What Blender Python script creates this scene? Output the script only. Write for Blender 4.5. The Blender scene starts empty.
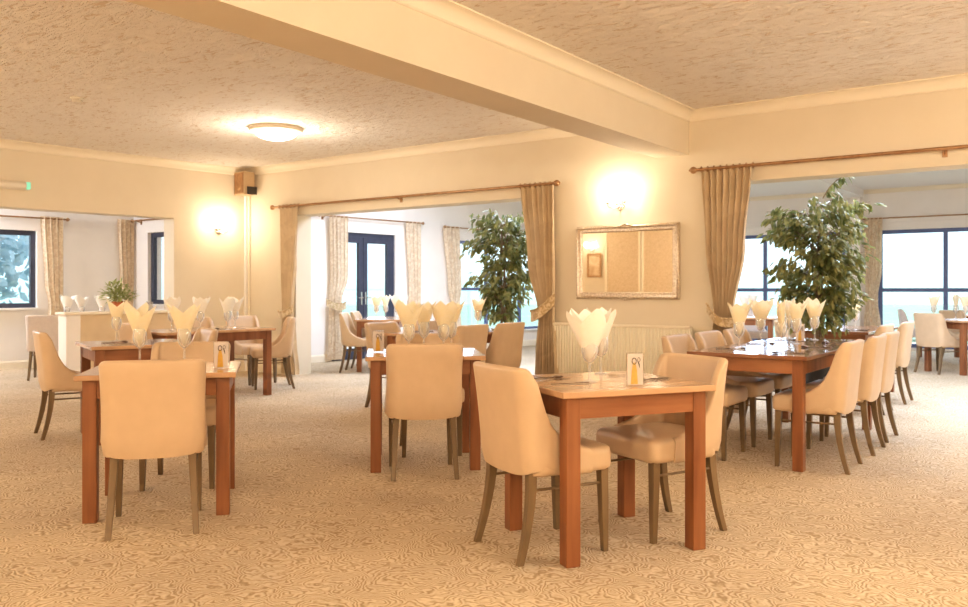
import bpy, bmesh, math, random
from math import sin, cos, pi, radians as R, hypot, atan2
from mathutils import Vector, Matrix
random.seed(7)
scn = bpy.context.scene
COL = scn.collection

# ------------------------------------------------------------------ materials
def new_mat(name):
    m = bpy.data.materials.new(name); m.use_nodes = True
    nt = m.node_tree; nt.nodes.clear()
    out = nt.nodes.new('ShaderNodeOutputMaterial')
    return m, nt, out
def N(nt, t, **kw):
    n = nt.nodes.new(t)
    for k, v in kw.items():
        if k in n.inputs.keys(): n.inputs[k].default_value = v
        else: setattr(n, k, v)
    return n
def ramp(nt, fac, stops):
    r = nt.nodes.new('ShaderNodeValToRGB')
    el = r.color_ramp.elements
    while len(el) < len(stops): el.new(0.5)
    for e, (p, c) in zip(el, stops):
        e.position = p; e.color = (c[0], c[1], c[2], 1)
    nt.links.new(fac, r.inputs[0]); return r
def coords(nt, scale=(1, 1, 1), rot=(0, 0, 0)):
    tc = nt.nodes.new('ShaderNodeTexCoord'); mp = nt.nodes.new('ShaderNodeMapping')
    mp.inputs['Scale'].default_value = scale; mp.inputs['Rotation'].default_value = rot
    nt.links.new(tc.outputs['Object'], mp.inputs[0]); return mp.outputs[0]
def pbr(name, c1, c2=None, rough=.6, nscale=8, stretch=(1, 1, 1), bump=0, bscale=None, metal=0, spec=.5, detail=4, rot=(0, 0, 0), sheen=0, coat=0, trans=0):
    m, nt, out = new_mat(name)
    b = N(nt, 'ShaderNodeBsdfPrincipled', Roughness=rough, Metallic=metal)
    b.inputs['Specular IOR Level'].default_value = spec
    b.inputs['Coat Weight'].default_value = coat
    if sheen: b.inputs['Sheen Weight'].default_value = sheen
    v = coords(nt, stretch, rot)
    no = N(nt, 'ShaderNodeTexNoise', Scale=nscale, Detail=detail); nt.links.new(v, no.inputs['Vector'])
    r = ramp(nt, no.outputs[0], [(.3, c1), (.7, c2 or c1)])
    nt.links.new(r.outputs[0], b.inputs['Base Color'])
    if bump:
        nb = N(nt, 'ShaderNodeTexNoise', Scale=bscale or nscale, Detail=5); nt.links.new(v, nb.inputs['Vector'])
        bp = N(nt, 'ShaderNodeBump', Strength=bump, Distance=.01); nt.links.new(nb.outputs[0], bp.inputs['Height'])
        nt.links.new(bp.outputs[0], b.inputs['Normal'])
    if trans:
        t = nt.nodes.new('ShaderNodeBsdfTranslucent'); nt.links.new(r.outputs[0], t.inputs[0])
        mx = N(nt, 'ShaderNodeMixShader'); mx.inputs[0].default_value = trans
        nt.links.new(b.outputs[0], mx.inputs[1]); nt.links.new(t.outputs[0], mx.inputs[2]); nt.links.new(mx.outputs[0], out.inputs[0])
    else: nt.links.new(b.outputs[0], out.inputs[0])
    return m
def emis(name, c, s):
    m, nt, out = new_mat(name); e = N(nt, 'ShaderNodeEmission', Strength=s); e.inputs[0].default_value = (*c, 1)
    nt.links.new(e.outputs[0], out.inputs[0]); return m
def glassy(name, tint=(.95, .97, 1), refl=.12, rough=.02, edge=.5, edgek=.6, milk=0):
    m, nt, out = new_mat(name)
    t = nt.nodes.new('ShaderNodeBsdfTransparent'); t.inputs[0].default_value = (*tint, 1)
    g = N(nt, 'ShaderNodeBsdfGlossy', Roughness=rough)
    lw = N(nt, 'ShaderNodeLayerWeight', Blend=edge)
    ma = N(nt, 'ShaderNodeMath', operation='MULTIPLY_ADD'); ma.inputs[1].default_value = edgek; ma.inputs[2].default_value = refl
    nt.links.new(lw.outputs['Facing'], ma.inputs[0])
    mx = nt.nodes.new('ShaderNodeMixShader'); nt.links.new(ma.outputs[0], mx.inputs[0])
    nt.links.new(t.outputs[0], mx.inputs[1]); nt.links.new(g.outputs[0], mx.inputs[2]); last = mx
    if milk:
        d = nt.nodes.new('ShaderNodeBsdfDiffuse'); d.inputs[0].default_value = (.98, .98, .98, 1)
        m2 = nt.nodes.new('ShaderNodeMixShader'); ma2 = N(nt, 'ShaderNodeMath', operation='MULTIPLY_ADD'); ma2.inputs[1].default_value = milk; ma2.inputs[2].default_value = milk * .35
        nt.links.new(lw.outputs['Facing'], ma2.inputs[0]); nt.links.new(ma2.outputs[0], m2.inputs[0])
        nt.links.new(mx.outputs[0], m2.inputs[1]); nt.links.new(d.outputs[0], m2.inputs[2]); last = m2
    nt.links.new(last.outputs[0], out.inputs[0])
    return m

M = {}
M['wall'] = pbr('wall_paint', (.74, .66, .53), (.77, .69, .56), .8, 3, bump=.05, bscale=60)
M['wall_cool'] = pbr('wall_paint_daylit', (.86, .82, .78), (.89, .85, .81), .8, 3)  # daylight of the outer rooms mixed into a whiter wall colour
M['trim'] = pbr('trim_paint', (.86, .78, .64), None, .5)
M['white'] = pbr('white_gloss', (.85, .83, .8), None, .4)
M['cream'] = pbr('cream_enamel', (.92, .87, .74), None, .45)
M['chair'] = pbr('tan_leather', (.58, .43, .29), (.61, .455, .31), .40, 12, bump=.03, bscale=180, spec=.45)
M['chair_cool'] = pbr('taupe_leather', (.62, .54, .50), (.66, .58, .53), .42, 30, bump=.08, bscale=180)
M['chair_leg'] = pbr('grey_brown_oak', (.14, .092, .048), (.225, .155, .085), .45, 14, (1, 1, .12))
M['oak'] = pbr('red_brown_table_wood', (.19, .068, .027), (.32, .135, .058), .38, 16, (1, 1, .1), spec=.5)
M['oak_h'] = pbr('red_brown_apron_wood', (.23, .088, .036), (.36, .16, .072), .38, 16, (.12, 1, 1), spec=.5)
M['oak_top'] = pbr('table_top_wood_with_glare', (.48, .29, .17), (.62, .40, .25), .22, 14, (.15, 1.3, 1), spec=.6, coat=.35)  # window glare painted in: tops lighter than the legs and aprons
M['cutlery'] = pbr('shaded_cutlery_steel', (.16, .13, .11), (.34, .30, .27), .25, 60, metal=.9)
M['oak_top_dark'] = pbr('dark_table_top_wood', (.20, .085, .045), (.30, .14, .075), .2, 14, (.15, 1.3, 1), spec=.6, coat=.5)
M['steel'] = pbr('polished_steel', (.75, .72, .68), None, .18, metal=1)
M['rod'] = pbr('antique_brass', (.35, .2, .11), (.5, .32, .18), .35, 20, metal=.7)
M['silver'] = pbr('antiqued_silver_frame', (.62, .52, .42), (.85, .76, .64), .3, 60, metal=.85, bump=.4, bscale=120)
M['mirror'] = pbr('mirror_glass', (.92, .9, .86), None, .02, metal=1)
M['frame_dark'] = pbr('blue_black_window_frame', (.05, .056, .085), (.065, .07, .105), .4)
M['frame_haze'] = pbr('flare_lightened_window_frame', (.13, .17, .32), (.15, .19, .35), .4)  # dark frame with window flare and haze put into its colour
M['glass'] = glassy('clear_window_glass', (.95, .98, 1), .03, 0, .3)
M['wineglass'] = glassy('wine_glass_crystal', (.985, .985, .985), .06, .04, .4, .5, .34)
M['acrylic'] = glassy('clear_acrylic', (.95, .95, .95), .1, .05, .4)
M['napkin'] = pbr('warm_lit_linen', (.95, .87, .66), (.96, .90, .74), .8, 40, trans=.35)  # napkin linen with warm light mixed into its colour
M['napkin_w'] = pbr('ivory_linen', (.96, .93, .86), (.97, .95, .90), .8, 40, trans=.1)
M['soil'] = pbr('potting_soil', (.03, .02, .012), None, .9)
M['pot_dark'] = pbr('dark_planter', (.03, .028, .03), (.05, .045, .045), .35)
M['pot_red'] = pbr('terracotta', (.45, .14, .06), (.5, .17, .08), .7)
M['bark'] = pbr('pale_bark', (.22, .15, .09), (.33, .25, .17), .8, 40)
M['leaf'] = pbr('ficus_leaf', (.085, .12, .035), (.42, .40, .17), .35, 9, spec=.5, trans=.35)
M['leaf_pale'] = pbr('variegated_leaf', (.22, .30, .08), (.62, .60, .30), .4, 40, trans=.25)
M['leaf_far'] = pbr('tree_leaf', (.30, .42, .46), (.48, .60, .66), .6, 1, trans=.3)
M['grass'] = pbr('lawn_grass', (.22, .36, .22), (.3, .42, .27), .9, .6)
M['plastic_w'] = pbr('off_white_plastic', (.78, .72, .62), None, .4)
M['plastic_d'] = pbr('dark_plastic', (.05, .04, .035), None, .5)
M['sp_grille'] = pbr('speaker_grille', (.62, .46, .30), (.50, .36, .22), .7, 300)
M['lamp'] = emis('lamp_glow', (1, .93, .80), 7)
M['sconce'] = emis('sconce_glow', (1, .88, .68), 12)
M['green'] = emis('green_led', (.45, 1, .62), .9)
M['print'] = pbr('printed_card', (.80, .72, .68), None, .5)
M['ink'] = pbr('dark_ink', (.05, .03, .03), None, .6)
M['gold'] = pbr('amber_print', (.78, .42, .05), (.85, .55, .12), .5, 60)
M['art'] = pbr('muted_watercolour', (.75, .62, .45), (.5, .35, .22), .7, 6)
M['panel'] = pbr('textured_beige_panel', (.60, .47, .32), (.74, .61, .45), .7, 40, bump=.3)

# curtain fabrics
def curtain_mat(name, a, b, stripe, ratio):
    m, nt, out = new_mat(name)
    bs = N(nt, 'ShaderNodeBsdfPrincipled', Roughness=.55); bs.inputs['Sheen Weight'].default_value = .3
    v = coords(nt)
    w = N(nt, 'ShaderNodeTexNoise', Scale=stripe, Detail=2, Distortion=1.5); nt.links.new(v, w.inputs['Vector'])
    r = ramp(nt, w.outputs[0], [(.42, a), (.55, b)])
    nt.links.new(r.outputs[0], bs.inputs['Base Color'])
    t = nt.nodes.new('ShaderNodeBsdfTranslucent'); nt.links.new(r.outputs[0], t.inputs[0])
    mx = nt.nodes.new('ShaderNodeMixShader'); mx.inputs[0].default_value = ratio
    nt.links.new(bs.outputs[0], mx.inputs[1]); nt.links.new(t.outputs[0], mx.inputs[2]); nt.links.new(mx.outputs[0], out.inputs[0])
    return m
M['curtain'] = curtain_mat('taupe_gold_silk', (.64, .51, .35), (.70, .57, .40), 3, .08)
M['curtain_lining'] = curtain_mat('cream_floral_band', (.74, .6, .4), (.52, .37, .2), 22, .1)
M['curtain_fl'] = curtain_mat('cream_floral_curtain', (.88, .76, .60), (.76, .62, .46), 14, .3)

# carpet: swirling scrolls
def carpet():
    m, nt, out = new_mat('scroll_pattern_carpet')
    b = N(nt, 'ShaderNodeBsdfPrincipled', Roughness=.95); b.inputs['Specular IOR Level'].default_value = .15
    v = coords(nt)
    n1 = N(nt, 'ShaderNodeTexNoise', Scale=5.5, Detail=3); nt.links.new(v, n1.inputs['Vector'])
    sub = N(nt, 'ShaderNodeVectorMath', operation='SUBTRACT'); sub.inputs[1].default_value = (.5, .5, .5)
    nt.links.new(n1.outputs[1], sub.inputs[0])
    sc = N(nt, 'ShaderNodeVectorMath', operation='SCALE'); sc.inputs['Scale'].default_value = .26; nt.links.new(sub.outputs[0], sc.inputs[0])
    ad = N(nt, 'ShaderNodeVectorMath', operation='ADD'); nt.links.new(v, ad.inputs[0]); nt.links.new(sc.outputs[0], ad.inputs[1])
    vo = N(nt, 'ShaderNodeTexVoronoi', Scale=4.6); nt.links.new(ad.outputs[0], vo.inputs['Vector'])
    n2 = N(nt, 'ShaderNodeTexNoise', Scale=8, Detail=3); nt.links.new(v, n2.inputs['Vector'])
    m1 = N(nt, 'ShaderNodeMath', operation='MULTIPLY'); m1.inputs[1].default_value = 70; nt.links.new(vo.outputs['Distance'], m1.inputs[0])
    m2 = N(nt, 'ShaderNodeMath', operation='MULTIPLY_ADD'); m2.inputs[1].default_value = 6; nt.links.new(n2.outputs[0], m2.inputs[0]); nt.links.new(m1.outputs[0], m2.inputs[2])
    s = N(nt, 'ShaderNodeMath', operation='SINE'); nt.links.new(m2.outputs[0], s.inputs[0])
    r = ramp(nt, s.outputs[0], [(.0, (.39, .30, .20)), (.38, (.56, .46, .34)), (.95, (.68, .59, .47))])
    nb = N(nt, 'ShaderNodeTexNoise', Scale=24, Detail=2); nt.links.new(v, nb.inputs['Vector'])
    rb = ramp(nt, nb.outputs[0], [(.34, (.1, .1, .1)), (.52, (1, 1, 1))])
    ml = N(nt, 'ShaderNodeMath', operation='MULTIPLY'); nt.links.new(s.outputs[0], ml.inputs[0]); nt.links.new(rb.outputs[0], ml.inputs[1])
    mr = N(nt, 'ShaderNodeMapRange'); mr.inputs[1].default_value = -1; mr.inputs[2].default_value = 1; nt.links.new(ml.outputs[0], mr.inputs[0]); nt.links.new(mr.outputs[0], r.inputs[0])
    n3 = N(nt, 'ShaderNodeTexNoise', Scale=.9, Detail=3); nt.links.new(v, n3.inputs['Vector'])
    r3 = ramp(nt, n3.outputs[0], [(.35, (.88, .86, .84)), (.65, (1.05, 1.03, .98))])
    mu = N(nt, 'ShaderNodeMix', data_type='RGBA', blend_type='MULTIPLY'); mu.inputs[0].default_value = 1
    nt.links.new(r.outputs[0], mu.inputs[6]); nt.links.new(r3.outputs[0], mu.inputs[7])
    nt.links.new(mu.outputs[2], b.inputs['Base Color'])
    bp = N(nt, 'ShaderNodeBump', Strength=.5, Distance=.006); nt.links.new(mr.outputs[0], bp.inputs['Height']); nt.links.new(bp.outputs[0], b.inputs['Normal'])
    nt.links.new(b.outputs[0], out.inputs[0]); return m
M['carpet'] = carpet()

def artex(name, base, dark):
    m, nt, out = new_mat(name)
    b = N(nt, 'ShaderNodeBsdfPrincipled', Roughness=.8)
    v = coords(nt, (1, 2.6, 1), (0, 0, R(20)))
    n1 = N(nt, 'ShaderNodeTexNoise', Scale=7, Detail=5, Distortion=1.4); n1.inputs['Roughness'].default_value = .6
    nt.links.new(v, n1.inputs['Vector'])
    r = ramp(nt, n1.outputs[0], [(.36, dark), (.43, base)]); nt.links.new(r.outputs[0], b.inputs['Base Color'])
    r2 = ramp(nt, n1.outputs[0], [(.36, (0, 0, 0)), (.56, (1, 1, 1))])
    bp = N(nt, 'ShaderNodeBump', Strength=.8, Distance=.02); nt.links.new(r2.outputs[0], bp.inputs['Height']); nt.links.new(bp.outputs[0], b.inputs['Normal'])
    nt.links.new(b.outputs[0], out.inputs[0]); return m
M['ceil'] = artex('combed_plaster_ceiling', (.95, .89, .82), (.76, .64, .52))
M['ceil_w'] = pbr('smooth_white_ceiling', (.85, .83, .82), None, .8)

# ------------------------------------------------------------------ mesh helpers
def tag(o, label=None, cat=None, group=None, kind=None):
    if label: o['label'] = label
    if cat: o['category'] = cat
    if group: o['group'] = group
    if kind: o['kind'] = kind
    return o
def empty(name, loc=(0, 0, 0), rz=0):
    o = bpy.data.objects.new(name, None); COL.objects.link(o); o.location = loc; o.rotation_euler = (0, 0, rz)
    o.empty_display_size = .1; return o
def build(name, bm, mat, parent=None, loc=(0, 0, 0), rz=0, smooth=False, bevel=0, seg=2, angle=40):
    me = bpy.data.meshes.new(name)
    bmesh.ops.recalc_face_normals(bm, faces=bm.faces)
    bm.to_mesh(me); bm.free()
    mats = mat if isinstance(mat, (list, tuple)) else [mat]
    for q in mats: me.materials.append(q)
    if smooth:
        for p in me.polygons: p.use_smooth = True
        me.set_sharp_from_angle(angle=R(angle))
    o = bpy.data.objects.new(name, me); COL.objects.link(o); o.location = loc; o.rotation_euler = (0, 0, rz)
    if parent: o.parent = parent
    if bevel:
        b = o.modifiers.new('bevel', 'BEVEL'); b.width = bevel; b.segments = seg; b.limit_method = 'ANGLE'; b.angle_limit = R(35)
    return o
def box(bm, x0, x1, y0, y1, z0, z1, mi=0):
    vs = [bm.verts.new((x, y, z)) for z in (z0, z1) for y in (y0, y1) for x in (x0, x1)]
    for f in ((0, 2, 3, 1), (4, 5, 7, 6), (0, 1, 5, 4), (1, 3, 7, 5), (3, 2, 6, 7), (2, 0, 4, 6)):
        bm.faces.new([vs[i] for i in f]).material_index = mi
def loft(bm, rings, caps=True, closed=True, mi=0):
    rr = [[bm.verts.new(p) for p in r] for r in rings]
    n = len(rr[0])
    for a, b in zip(rr, rr[1:]):
        for i in range(n if closed else n - 1):
            bm.faces.new((a[i], a[(i + 1) % n], b[(i + 1) % n], b[i])).material_index = mi
    if caps and closed:
        bm.faces.new(rr[0][::-1]).material_index = mi; bm.faces.new(rr[-1]).material_index = mi
def sq(cx, cy, z, h, k=None):
    k = k or h
    return [(cx - h, cy - k, z), (cx + h, cy - k, z), (cx + h, cy + k, z), (cx - h, cy + k, z)]
def lathe(bm, prof, c=(0, 0, 0), n=20, mi=0):
    rings = [[(c[0] + r * cos(2 * pi * i / n), c[1] + r * sin(2 * pi * i / n), c[2] + z) for i in range(n)] for r, z in prof]
    loft(bm, rings, caps=False, mi=mi)
def tube(bm, pts, r, n=8, mi=0):
    pts = [Vector(p) for p in pts]; rings = []
    for i, p in enumerate(pts):
        d = (pts[min(i + 1, len(pts) - 1)] - pts[max(i - 1, 0)]).normalized()
        up = Vector((0, 0, 1)) if abs(d.z) < .95 else Vector((1, 0, 0))
        a = d.cross(up).normalized(); b = d.cross(a)
        rad = r[i] if isinstance(r, (list, tuple)) else r
        rings.append([tuple(p + rad * (cos(2 * pi * k / n) * a + sin(2 * pi * k / n) * b)) for k in range(n)])
    loft(bm, rings, mi=mi)
def sphere(bm, c, r, sx=1, sy=1, sz=1, n=12, mi=0):
    g = bmesh.ops.create_uvsphere(bm, u_segments=n, v_segments=max(6, n // 2), radius=r)
    for v in g['verts']: v.co = Vector((v.co.x * sx + c[0], v.co.y * sy + c[1], v.co.z * sz + c[2]))
    for v in g['verts']:
        for f in v.link_faces: f.material_index = mi
def BM(): return bmesh.new()
def struct(name, bm, mat, loc=(0, 0, 0), rz=0, parent=None, **kw):
    o = build(name, bm, mat, parent, loc, rz, **kw)
    if parent is None: o['kind'] = 'structure'
    return o
def dup(root):
    r = root.copy(); COL.objects.link(r)
    for ch in list(root.children):
        c = ch.copy(); COL.objects.link(c); c.parent = r
        for g in list(ch.children):
            d = g.copy(); COL.objects.link(d); d.parent = c
    return r

# ------------------------------------------------------------------ room frames
BWA = atan2(-.5887, .8083)                 # back wall: x along wall, -y into main room, +y sunroom
CO = (-3.488, 12.339)
LWA = atan2(-.744, -.668)                  # left wall: x along wall, +y main room, -y side room
AA = atan2(.744, .668); AO = (-2.80, 13.65)  # sunroom door wall, +y outside
FO = (8.46, 16.38)                         # sunroom far wall, angle BWA, +y outside
LO = (-7.16, 12.51)                        # side room window wall, angle AA, +y outside
EO = (-5.82, 14.0)                         # side room second window wall, angle BWA, +y outside
def fr(o, a, x, y, z=0):
    return (o[0] + cos(a) * x - sin(a) * y, o[1] + sin(a) * x + cos(a) * y, z)
def bw(x, y=0, z=0): return fr(CO, BWA, x, y, z)
CEIL, SCEIL, LINT = 2.95, 3.2, 2.225

def wall(name, o, a, L0, L1, H, holes, y0, y1, mat):
    """wall slab from L0 to L1 with rectangular holes (x0,x1,z0,z1), sorted"""
    bm = BM(); x = L0
    for (a0, a1, z0, z1) in sorted(holes):
        if a0 > x: box(bm, x, a0, y0, y1, 0, H)
        if z0 > 0: box(bm, a0, a1, y0, y1, 0, z0)
        if z1 < H: box(bm, a0, a1, y0, y1, z1, H)
        x = a1
    if x < L1: box(bm, x, L1, y0, y1, 0, H)
    bmesh.ops.remove_doubles(bm, verts=bm.verts, dist=1e-4)
    return struct(name, bm, mat, (o[0], o[1], 0), a)

OP1 = (1.08, 5.12); OP2 = (7.10, 13.2)
wall('wall_back', CO, BWA, -.05, 13.5, SCEIL, [(*OP1, 0, LINT), (*OP2, 0, LINT)], 0, .28, M['wall'])
wall('wall_left', CO, LWA, 0, 11.3, SCEIL, [(1.12, 6.2, 0, 2.17)], -.28, 0, M['wall'])
wall('wall_rear', bw(0, -11), BWA, -1.6, 13.5, SCEIL, [], -.2, 0, M['wall'])
wall('wall_right', bw(13.5, -11.2), BWA + pi / 2, 0, 21.9, SCEIL + .1, [], -.2, 0, M['wall'])
wall('wall_sunroom_side', AO, AA, -1.5, 9.0, SCEIL, [(.40, 1.83, 0, 2.16), (3.36, 7.6, .35, 2.14)], 0, .25, M['wall_cool'])
wall('wall_sunroom_far', FO, BWA, -6.9, 6.3, SCEIL, [(-5.6, -1.35, .05, 2.37), (-.74, 5.6, .05, 2.37)], 0, .25, M['wall_cool'])
wall('wall_side_room_window', LO, AA, -5.5, 2.2, SCEIL, [(-2.1, .49, .91, 2.09)], 0, .25, M['wall_cool'])
wall('wall_side_room_far', EO, BWA, -.1, 2.9, SCEIL, [(.40, 1.7, .95, 2.12)], 0, .25, M['wall_cool'])
wall('wall_side_room_end', fr(LO, AA, -5.5, 0), BWA, -.2, 2.6, SCEIL, [], -.2, 0, M['wall_cool'])

bm = BM(); box(bm, -9, 14, -12, 13, -.12, 0); struct('floor', bm, M['carpet'], (CO[0], CO[1], 0), BWA)
bm = BM(); box(bm, -1.7, 13.6, -11.2, .15, CEIL, CEIL + .1); struct('ceiling', bm, M['ceil'], (CO[0], CO[1], 0), BWA)
SKY = [(1.0, 5.2), (7.0, 12.8)]
bm = BM(); z0, z1 = SCEIL - .01, SCEIL + .09
box(bm, -2.5, 13.7, .15, 1.1, z0, z1); box(bm, -2.5, 13.7, 3.2, 11, z0, z1); box(bm, -2.5, 1.0, 1.1, 3.2, z0, z1); box(bm, 5.2, 7.0, 1.1, 3.2, z0, z1); box(bm, 12.8, 13.7, 1.1, 3.2, z0, z1)
struct('ceiling_sunroom', bm, M['ceil_w'], (CO[0], CO[1], 0), BWA)
for i, (a0, a1) in enumerate(SKY):
    rt = empty('window_%d' % (6 + i), (CO[0], CO[1], 0), BWA); rt['kind'] = 'structure'
    bm = BM(); nn = 4
    for k in range(nn + 1):
        xx = a0 + (a1 - a0) * k / nn; box(bm, xx - .03, xx + .03, 1.1, 3.2, SCEIL - .02, SCEIL + .06)
    for yy in (1.13, 3.17): box(bm, a0, a1, yy - .03, yy + .03, SCEIL - .02, SCEIL + .06)
    build('window_frame', bm, M['white'], rt)
    bm = BM(); box(bm, a0, a1, 1.1, 3.2, SCEIL + .03, SCEIL + .036); build('pane', bm, M['glass'], rt)
    ld = bpy.data.lights.new('skylight_fill', 'AREA'); ld.shape = 'RECTANGLE'; ld.size = a1 - a0 - .1; ld.size_y = 2.0; ld.energy = 66 * (a1 - a0); ld.color = (.70, .80, 1)  # area lamp added at the glass to brighten the sunroom
    ob = bpy.data.objects.new('skylight_fill', ld); COL.objects.link(ob); ob.location = bw((a0 + a1) / 2, 2.15, SCEIL + .02); ob.rotation_euler = (0, 0, BWA)
bm = BM(); box(bm, -2.2, 8.5, -4.6, -.28, 2.75, 2.85); struct('ceiling_side_room', bm, M['ceil_w'], (CO[0], CO[1], 0), LWA)
bm = BM(); box(bm, -60, 60, 1, 80, -.4, -.3); struct('ground', bm, M['grass'], (0, 0, 0), 0)

# ceiling beam
BX0, BX1, BZ = 6.47, 6.82, 2.525
bm = BM(); box(bm, BX0, BX1, -11, 0, BZ, CEIL); struct('trim_1', bm, M['wall'], (CO[0], CO[1], 0), BWA)
# coving
def cove(name, o, a, x0, x1, y, sgn, zt, s=.10):
    prof = [(0, zt - s), (.008, zt - s), (.018, zt - s * .9)]
    for k in range(1, 7):
        t = k / 7 * pi / 2
        prof.append((.02 + (s - .03) * (1 - cos(t)), zt - s * .88 + (s * .76) * sin(t)))
    prof += [(s, zt - .01), (s, zt), (0, zt)]
    bm = BM()
    r = [[(xx, y + sgn * p, z) for p, z in prof] for xx in (x0, x1)]
    loft(bm, r); struct(name, bm, M['trim'], (o[0], o[1], 0), a, smooth=True, angle=30)
cove('trim_2', CO, BWA, 0, BX0, 0, -1, CEIL)
cove('trim_3', CO, BWA, BX1, 13.5, 0, -1, CEIL)
cove('trim_4', CO, LWA, 0, 11.2, 0, 1, CEIL)
cove('trim_5', bw(BX1, 0), BWA - pi / 2, 0, 11, 0, 1, CEIL)
cove('trim_6', FO, BWA, -6.9, 6.3, 0, -1, SCEIL - .01, .08)
# sunroom ceiling beam running out to the far wall
bm = BM(); box(bm, 6.0, 6.3, .28, 10.2, SCEIL - .16, SCEIL - .005); struct('trim_7', bm, M['ceil_w'], (CO[0], CO[1], 0), BWA)
bm = BM(); box(bm, -6.9, 6.2, -.035, 0, 2.52, 2.60); struct('trim_8', bm, M['wall_cool'], (FO[0], FO[1], 0), BWA, bevel=.008)
# pier beside the far window curtain
bm = BM(); box(bm, -1.2, -1.02, -.22, 0, 0, SCEIL - .02); struct('trim_9', bm, M['wall_cool'], (FO[0], FO[1], 0), BWA)

def skirt(name, o, a, segs, sgn, y=0, mat='trim'):
    bm = BM()
    for x0, x1 in segs:
        pr = [(0, 0), (.018, 0), (.018, .10), (.008, .125), (0, .125)]
        loft(bm, [[(xx, y + sgn * p, z) for p, z in pr] for xx in (x0, x1)])
    struct(name, bm, M[mat], (o[0], o[1], 0), a)
skirt('baseboard_back', CO, BWA, [(0, OP1[0]), (OP1[1], OP2[0])], -1)
skirt('baseboard_left', CO, LWA, [(0, 1.12), (6.2, 11)], 1)
skirt('baseboard_sunroom', AO, AA, [(-1.3, .40), (1.83, 8.9)], -1)
skirt('baseboard_side_room', LO, AA, [(-5.4, 2.1)], -1)
skirt('baseboard_side_room_far', EO, BWA, [(0, 2.8)], -1)
skirt('baseboard_rear', bw(0, -11), BWA, [(-1.2, 13.4)], 1)

# ------------------------------------------------------------------ windows / doors
def window(name, o, a, x0, x1, z0, z1, vs=(), hs=(), fw=.06, sill=True, fm='frame_dark'):
    root = struct_root = empty(name, (o[0], o[1], 0), a); root['kind'] = 'structure'
    bm = BM(); yy = (.06, .12)
    box(bm, x0, x0 + fw, *yy, z0, z1); box(bm, x1 - fw, x1, *yy, z0, z1)
    box(bm, x0 + fw, x1 - fw, *yy, z0, z0 + fw); box(bm, x0 + fw, x1 - fw, *yy, z1 - fw, z1)
    for v in vs: box(bm, v - fw / 2, v + fw / 2, *yy, z0 + fw, z1 - fw)
    for h in hs: box(bm, x0 + fw, x1 - fw, .065, .115, h - fw / 2, h + fw / 2)
    build('window_frame', bm, M[fm], root)
    bm = BM(); box(bm, x0 + fw * .5, x1 - fw * .5, .087, .093, z0 + fw * .5, z1 - fw * .5); build('pane', bm, M['glass'], root)
    if sill:
        bm = BM(); box(bm, x0 - .03, x1 + .03, -.07, .06, z0 - .03, z0 + .005); build('window_sill', bm, M['white'], root, bevel=.005)
    return root
window('window_1', LO, AA, -2.1, .49, .91, 2.09, vs=(-.9,), fw=.075)
window('window_2', EO, BWA, .40, 1.7, .95, 2.12, fw=.075)
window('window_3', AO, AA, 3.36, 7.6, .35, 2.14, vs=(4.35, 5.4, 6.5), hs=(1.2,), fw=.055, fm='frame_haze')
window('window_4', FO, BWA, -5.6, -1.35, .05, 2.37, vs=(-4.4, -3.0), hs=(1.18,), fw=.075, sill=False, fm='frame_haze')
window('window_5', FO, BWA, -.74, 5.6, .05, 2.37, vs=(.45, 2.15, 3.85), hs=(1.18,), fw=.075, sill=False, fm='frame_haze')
# french doors in the sunroom side wall
root = empty('door_1', (AO[0], AO[1], 0), AA); root['kind'] = 'structure'
bm = BM(); box(bm, .40, .47, .04, .13, 0, 2.16); box(bm, 1.76, 1.83, .04, .13, 0, 2.16); box(bm, .47, 1.76, .04, .13, 2.09, 2.16); box(bm, .47, 1.76, .04, .13, 0, .03)
build('door_frame', bm, M['frame_dark'], root)
for i, (a0, a1) in enumerate(((.47, 1.115), (1.115, 1.76))):
    bm = BM(); w = .095
    box(bm, a0 + .004, a0 + w, .03, .10, .03, 2.09); box(bm, a1 - w, a1 - .004, .03, .10, .03, 2.09)
    box(bm, a0 + w, a1 - w, .03, .10, 1.99, 2.09); box(bm, a0 + w, a1 - w, .03, .10, .03, .19)
    d = build('door_leaf', bm, M['frame_dark'], root, bevel=.004)
    bm = BM(); box(bm, a0 + w - .01, a1 - w + .01, .06, .068, .18, 2.0); build('pane', bm, M['glass'], d)
    hx = 1.115 + (-.045 if i == 0 else .045)
    bm = BM(); box(bm, hx - .015, hx + .015, .02, .03, .93, 1.15); tube(bm, [(hx, .02, 1.05), (hx, -.03, 1.05), (hx + (-.1 if i == 0 else .1), -.035, 1.05)], .009)
    build('door_handle', bm, M['steel'], d)

# half-height partition in the side-room opening
M['warm_lit_face'] = pbr('warm_lit_partition', (.66, .52, .34), (.70, .56, .38), .6)  # warm room light painted into the partition face as tan
bm = BM(); box(bm, 1.12, 2.50, -.26, -.02, 0, .875)
root = empty('low_partition_wall', (CO[0], CO[1], 0), LWA)
tag(root, 'half-height cream partition wall with a wooden capping in the left opening', 'partition')
build('wall_panel', bm, M['warm_lit_face'], root)
bm = BM(); box(bm, 2.36, 2.532, -.262, -.018, 0, .876); build('daylit_end', bm, M['wall_cool'], root)  # white piece stands in for daylight on the partition's end
bm = BM(); box(bm, 1.13, 2.56, -.29, .012, .875, .91); build('capping', bm, M['trim'], root, bevel=.006)

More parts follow.
